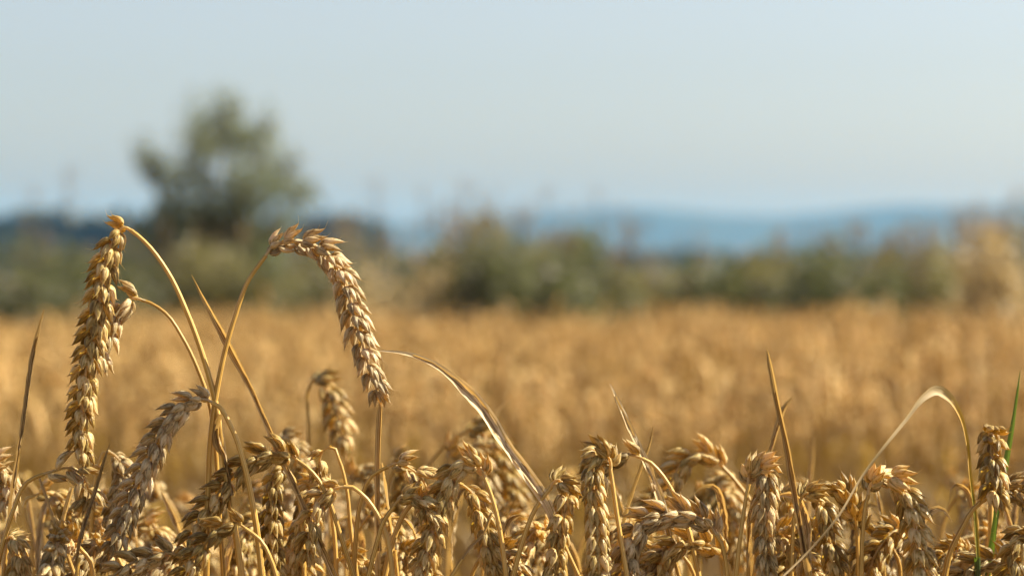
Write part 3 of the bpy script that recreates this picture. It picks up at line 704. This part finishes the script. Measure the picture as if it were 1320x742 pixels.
# the bent blade: straw coloured where it fell, green where it still grows
def bent_blade():
    path = [(1003, 748, -.05), (1040, 712, -.04), (1078, 668, -.035), (1112, 612, -.025), (1142, 572, -.02), (1168, 540, -.012), (1192, 510, -.005), (1207, 503, 0), (1222, 512, .003), (1238, 537, .006), (1246, 568, .008), (1250, 610, .01), (1256, 660, .012), (1260, 718, .014)]
    P3 = pts3(path, 0); b = np.array((P3[-1][0] + .01, P3[-1][1] + .01, 0.0))
    root = tag(empty('bent_grass_blade', b), 'long grass blade folded over at right, straw tip down left, green foot', 'grass blade')
    P, s = spline(P3, .0025); f = s / s[-1]
    wd = np.interp(f, [0, .25, .5, .58, .61, .64, .7, .85, 1], [2.5, 3, 5, 12, 15, 11, 7, 6, 7]) / FPX * FOC
    a = Acc(); V, F, T, H = ribbon(P, wd, .35, .15, .45, .55, crumple=.05)
    a.add(V, F, np.repeat(np.interp(f, [0, .60, .68, .80, .86, 1], [.9, .95, .5, .5, .12, .05]), 5), H)
    link('leaf', a.data('leaf', M_BENT, b), root)
    P, s = spline([P3[-1], (P3[-1] + b) / 2 + np.array((.003, 0, 0)), b], .01)
    a = Acc(); a.add(*tube(P, np.full(len(P), 1.4 * MM), 7, .4)); link('stem', a.data('stem', M_GREEN, b), root)
bent_blade()
blade('single green grass blade beside the free dangling ear', [(1315, 478), (1311, 510), (1305, 552), (1297, 598), (1288, 645), (1280, 700), (1274, 742)], 9, dz=.03, mat=M_GREEN, fold=.6, roll=.4, twist=.2, tint=.45, crumple=.02, prof=[(0, .08), (.15, .45), (.5, .9), (1, 1)], name='grass_blade', cat='grass blade')

# fill: the rest of the near stand, lower and a little behind the sharp ears
used = set(); FILL = 0
def near_nicks(x, y, n=2):
    return [h[0] for h in sorted(HERO, key=lambda h: (h[1] - x) ** 2 + ((h[2] - y) * 1.0) ** 2)[:n]]
k = 0
for x0 in np.concatenate([np.linspace(-30, 1350, 46), np.linspace(-60, 1380, 17)]):
    x = x0 + R.uniform(-14, 14)
    dz = [R.uniform(.03, .09), R.uniform(.09, .2), R.uniform(.2, .42)][k % 3] if k < 46 else R.uniform(.4, .95)
    y = (R.uniform(690, 730) if k % 3 == 0 else R.uniform(665, 710) if k % 3 == 1 else R.uniform(630, 680)) if k < 46 else R.uniform(612, 660)
    s = R.choice((-1, 1)); Ln = R.uniform(.8, 1.15) * FOC / (FOC + dz)
    ear = [(x, y + 4), (x + s * 12 * Ln, y - 10 * Ln), (x + s * 32 * Ln, y - 8 * Ln, dz - .01), (x + s * 54 * Ln, y + 20 * Ln, dz - .015), (x + s * 66 * Ln, y + 62 * Ln, dz - .02), (x + s * 70 * Ln, y + 120 * Ln, dz - .02)]
    stem = [(x, y + 4), (x - s * 10, y + 26), (x - s * 16, y + 70), (x - s * 18, y + 140)]
    pre = {0: 'half hidden', 1: 'soft focus', 2: 'blurred'}[k % 3] if k < 46 else 'strongly blurred'
    nk = near_nicks(x + s * 40, y + 20, 6)
    lab = None
    for a_ in range(5):
        for q in range(a_ + 1, 6):
            t_ = f'{pre} low plant behind {nk[a_]} and {nk[q]}'
            if t_ not in used: lab = t_; break
        if lab: break
    if lab is None: lab = f'{pre} low plant behind {nk[0]} and {nk[2]}'
    used.add(lab)
    plant(lab, None, stem, ear, dz=dz, roll=R.uniform(0, 90), size=R.uniform(.9, 1.08), spread=R.uniform(19, 26), spikelets=False, group='low wheat plants behind the sharp ears')
    k += 1

# withered leaves low between the stems
done = set()
for x0 in np.linspace(10, 1310, 24):
    x = x0 + R.uniform(-18, 18); y = R.uniform(618, 690); s = R.choice((-1, 1)); dz = R.uniform(.01, .16); ln = R.uniform(.6, 1.2)
    nk = next(q for q in near_nicks(x, y + 20, 30) if q not in done); done.add(nk)
    kind = 'withered curled' if ln > .9 else 'short crumpled'
    blade(f'{kind} dry leaf low between the stems next to {nk}', [(x + s * 46 * ln, y + R.uniform(0, 30) * ln), (x + s * 32 * ln, y - R.uniform(2, 16) * ln), (x + s * 14 * ln, y - 4), (x, y + 22), (x - s * 5, y + 62), (x - s * 6, y + 110)],
          R.uniform(9, 15), dz=dz, fold=R.uniform(.3, .7), roll=R.uniform(-1.2, .8), twist=R.uniform(-2.2, 2.2), tint=R.uniform(.25, .75), crumple=.35, prof=[(0, .06), (.2, .6), (.45, 1), (.7, .7), (1, .4)], cat='dry leaf', name='dry_leaf')

# ------------------------------------------------------------------ the field behind
def low_ear(P, seg_gap, rng, rich):
    """ear of simple husks; rich: two husks per spikelet"""
    acc = Acc()
    Pp, lay = ear_layout(P, rng.uniform(0, 90), rng.uniform(1.0, 1.2), 22, seg_gap, rng, .2, ref=np.array((0, -1.0, 0)))
    for M3, o, v in lay:
        for tx in ((-13, 13) if rich else (0,)):
            wv = np.array([.45, 1, .8, .05]); tv = np.array([0, .35, .68, 1]) * (11.5 if rich else 13) * MM
            a = np.linspace(0, 2 * math.pi, 4, endpoint=False)
            ww = (2.3 if rich else 4.0) * MM; dd = 2.3 * MM
            V = np.stack([wv[:, None] * np.cos(a) * ww, wv[:, None] * np.sin(a) * dd + 1 * MM, np.broadcast_to(tv[:, None], (4, 4))], -1).reshape(-1, 3)
            V = V @ rotm('Y', rad(tx)).T
            i = np.arange(3)[:, None] * 4; j = np.arange(4)[None]; kk = (np.arange(4) + 1)[None] % 4
            F = np.stack([i + j, i + kk, i + 4 + kk, i + 4 + j], -1).reshape(-1, 4)
            acc.add(V @ M3.T + o, F, np.clip(.55 + rng.uniform(-.25, .25), 0, 1), np.zeros((16, 3)) + rng.uniform(0, 40))
    return acc

def template(rng, rich=True):
    """one plant at the origin, about 0.78 m tall, nodding towards +x: stem, ear, leaf pieces"""
    h = rng.uniform(.70, .78); dr = rng.uniform(.75, 1.5)
    b = np.zeros(3); lean = rng.uniform(-.02, .05)
    s_ = [b, np.array((lean * .4, 0, h * .5)), np.array((lean, 0, h * .88)), np.array((lean + .012 * dr + .01, 0, h * .975))]
    e0 = np.array((lean + .035 * dr + .01, 0, h)); L = rng.uniform(.075, .1)
    dirs = [rad(a) for a in (35 - 60 * dr, 5 - 75 * dr, -20 - 60 * dr)]
    E = [e0]
    for a in dirs:
        a = max(a, rad(-88)); E.append(E[-1] + L / 3 * np.array((math.cos(a), rng.uniform(-.15, .15), math.sin(a))))
    stem = Acc(); P, s = spline(s_ + [e0], .05 if not rich else .03); stem.add(*tube(P, np.linspace(1.7, 1.1, len(P)) * MM, 4 if not rich else 6, .02))  # weathered stem, tinted darker still to stand in for shade low in the stand
    ear = low_ear(E, 5.2 if rich else 7.0, rng, rich)
    lf = Acc()
    z0 = rng.uniform(.35, .55); an = rng.uniform(0, 6.28); ln = rng.uniform(.1, .2)
    q = np.array((lean * .6, 0, z0)); dx = np.array((math.cos(an), math.sin(an), 0))
    P, s = spline([q, q + dx * ln * .3 + (0, 0, ln * .45), q + dx * ln * .75 + (0, 0, ln * .4), q + dx * ln + (0, 0, ln * .0)], .025)
    lf.add(*ribbon(P, np.interp(np.linspace(0, 1, len(P)), [0, .3, 1], [3, 9, 1]) * MM, 0, rng.uniform(-1, 1), .3, .06, across=3, ref=np.array((0, 0, 1.0))))  # leaf tint kept dark likewise: shade of the gaps put into its colour
    return stem, ear, lf

def cat_acc(*accs):
    V = np.concatenate([np.concatenate(a.V) for a in accs]); n = 0; F = []
    for a in accs:
        F.append(np.concatenate(a.F) + n); n += a.n
    return V, np.concatenate(F), np.concatenate([np.concatenate(a.T) for a in accs]), np.concatenate([np.concatenate(a.H) for a in accs])

TR = random.Random(5)
RICH = [template(TR, True) for _ in range(8)]
RICH_ME = [(s_.data('stem', M_FIELD), e_.data('ear', M_FIELD), l_.data('leaf', M_FIELD)) for s_, e_, l_ in RICH]
LOW = [cat_acc(*template(TR, False)) for _ in range(10)]

def dens(x, y):
    return .5 + .3 * np.sin(x * 3.1 + y * 1.3) + .25 * np.sin(x * 7.7 - y * 2.1 + 1)

# nearest rows: plants of their own
cand = []
for y in np.arange(3.75, 4.35, .055):
    hw = .22 * y + .02
    for x in np.arange(-hw, hw, .055):
        cand.append((x + R.uniform(-.026, .026), y + R.uniform(-.026, .026)))
R.shuffle(cand); cand = cand[:200]
for k, (x, y) in enumerate(cand):
    me = RICH_ME[k % 8]; z = float(ground_z(y))
    root = tag(empty('wheat_plant', (x, y, z)), 'out of focus golden wheat plant in the first rows of the field behind', 'wheat plant', 'blurred wheat plants in the front of the field')
    root.rotation_euler = (R.uniform(-.06, .06), R.uniform(-.06, .06), R.uniform(0, 6.28)); s_ = R.uniform(.94, 1.06); root.scale = (s_, s_, s_)
    for nm, mm_ in zip(('stem', 'ear', 'leaf'), me): link(nm, mm_, root)

# single taller plants that break the far edge of the field
for k, (px, py, d, lab) in enumerate([(890, 392, 7.5, 'pale taller wheat plant breaking the far field edge right of the centre'), (380, 393, 6.5, 'pale taller wheat plant breaking the field edge below the arching ear'),
        (10, 396, 8, 'pale taller wheat plant breaking the field edge at the far left'), (560, 398, 9, 'pale taller wheat plant at the field edge under the brown seeded bush'), (1180, 397, 8.5, 'pale taller wheat plant at the field edge near the tan grass')]):
    t_ = at(px, py, d); me = RICH_ME[(k * 3 + 1) % 8]; z = float(ground_z(t_[1])); s_ = (t_[2] - z) / .76
    root = tag(empty('wheat_plant', (t_[0], t_[1], z)), lab, 'wheat plant', 'taller wheat plants at the far field edge')
    root.rotation_euler = (0, 0, R.uniform(0, 6.28)); root.scale = (s_ * 1.5, s_ * 1.5, s_)
    for nm, mm_ in zip(('stem', 'ear', 'leaf'), me): link(nm, mm_, root)

# all the rest of the field, as one mass
pts = []
y = 3.8
while y < 14.2:
    hw = .23 * y + 1.1; st = .062 if y < 6 else .075
    xs_ = np.arange(-hw, hw, st)
    X = xs_ + NR.uniform(-.5, .5, len(xs_)) * st; Y = y + NR.uniform(-.5, .5, len(xs_)) * st
    keep = NR.uniform(0, 1, len(X)) < np.clip(dens(X, Y) + .2, .12, 1) * (Y < 13.4 + .5 * np.sin(X * 2.7) + .3 * np.sin(X * 6.1 + 1))
    keep &= ~((Y < 4.33) & (np.abs(X) < .22 * Y + .02) & (NR.uniform(0, 1, len(X)) < .75))
    pts.append(np.stack([X[keep], Y[keep]], 1)); y += st
# beside the frame, around the near stand
for d0 in np.arange(.75, 3.8, .065):
    e0 = .225 * d0 + .06
    for sgn in (-1, 1):
        xs_ = sgn * np.arange(e0, e0 + 1.3, .065)
        X = xs_ + NR.uniform(-.5, .5, len(xs_)) * .05; Y = d0 + NR.uniform(-.5, .5, len(xs_)) * .05
        keep = np.abs(X) > .225 * d0 + .05
        keep &= NR.uniform(0, 1, len(X)) < (.8 if d0 < 1.6 else .6)
        pts.append(np.stack([X[keep], Y[keep]], 1))
pts = np.concatenate(pts)
n = len(pts); which = NR.randint(0, len(LOW), n)
Vs, Fs, Ts, Hs, off = [], [], [], [], 0
for t in range(len(LOW)):
    V, F, T, H = LOW[t]; sel = pts[which == t]; m_ = len(sel)
    ang = NR.uniform(0, 6.283, m_); sc = NR.uniform(.92, 1.06, m_); sc = np.where(NR.uniform(0, 1, m_) < .015, sc * 1.1, sc)
    sc = np.where(sel[:, 1] < 1.7, sc * .98, sc)
    c, s_ = np.cos(ang) * sc, np.sin(ang) * sc
    tx, ty = NR.uniform(-.08, .08, m_), NR.uniform(-.08, .08, m_)
    X = c[:, None] * V[None, :, 0] - s_[:, None] * V[None, :, 1]; Y = s_[:, None] * V[None, :, 0] + c[:, None] * V[None, :, 1]
    Z = V[None, :, 2] * sc[:, None]
    X = X + tx[:, None] * Z + sel[:, 0:1]; Y = Y + ty[:, None] * Z + sel[:, 1:2]
    Z = Z + (ground_z(sel[:, 1]) + np.where(sel[:, 1] > 3.7, .035 * np.sin(sel[:, 0] * 2.3 + sel[:, 1] * .9) + .025 * np.sin(sel[:, 0] * 5.1 - sel[:, 1] * 1.7), 0))[:, None]
    Vs.append(np.stack([X, Y, Z], -1).reshape(-1, 3)); Fs.append((F[None] + (np.arange(m_) * len(V))[:, None, None]).reshape(-1, 4) + off)
    Ts.append(np.clip(T[None] + NR.uniform(-.2, .2, (m_, 1)), 0, 1).ravel()); Hs.append((H[None] + NR.uniform(0, 9, (m_, 1, 3))).reshape(-1, 3)); off += m_ * len(V)
fo = link('wheat_field', mesh_data('wheat_field', np.concatenate(Vs), np.concatenate(Fs), np.concatenate(Ts), np.concatenate(Hs), M_FIELD))
tag(fo, 'ripe golden wheat field stretching back to the hedge', 'wheat field', None, 'stuff')
print('field plants', n, 'verts', off)

# ------------------------------------------------------------------ haze: one box of even air around it all
hz = bpy.data.meshes.new('haze')
x0, x1, y0, y1, z0, z1 = -6300, 6300, -60, 9900, -20, 165
vv = [(x, y, z) for x in (x0, x1) for y in (y0, y1) for z in (z0, z1)]
hz.from_pydata(vv, [], [(0, 1, 3, 2), (4, 6, 7, 5), (0, 4, 5, 1), (2, 3, 7, 6), (0, 2, 6, 4), (1, 5, 7, 3)])
m, N, L = new_mat('haze_air')
out = N.new('ShaderNodeOutputMaterial'); pv = N.new('ShaderNodeVolumePrincipled')
pv.inputs['Color'].default_value = (.11, .44, 1.0, 1); pv.inputs['Absorption Color'].default_value = (1, 1, 1, 1); pv.inputs['Density'].default_value = 6.4e-5; pv.inputs['Anisotropy'].default_value = 0
L.new(pv.outputs[0], out.inputs['Volume'])
hz.materials.append(m)
tag(link('haze', hz), kind='stuff')
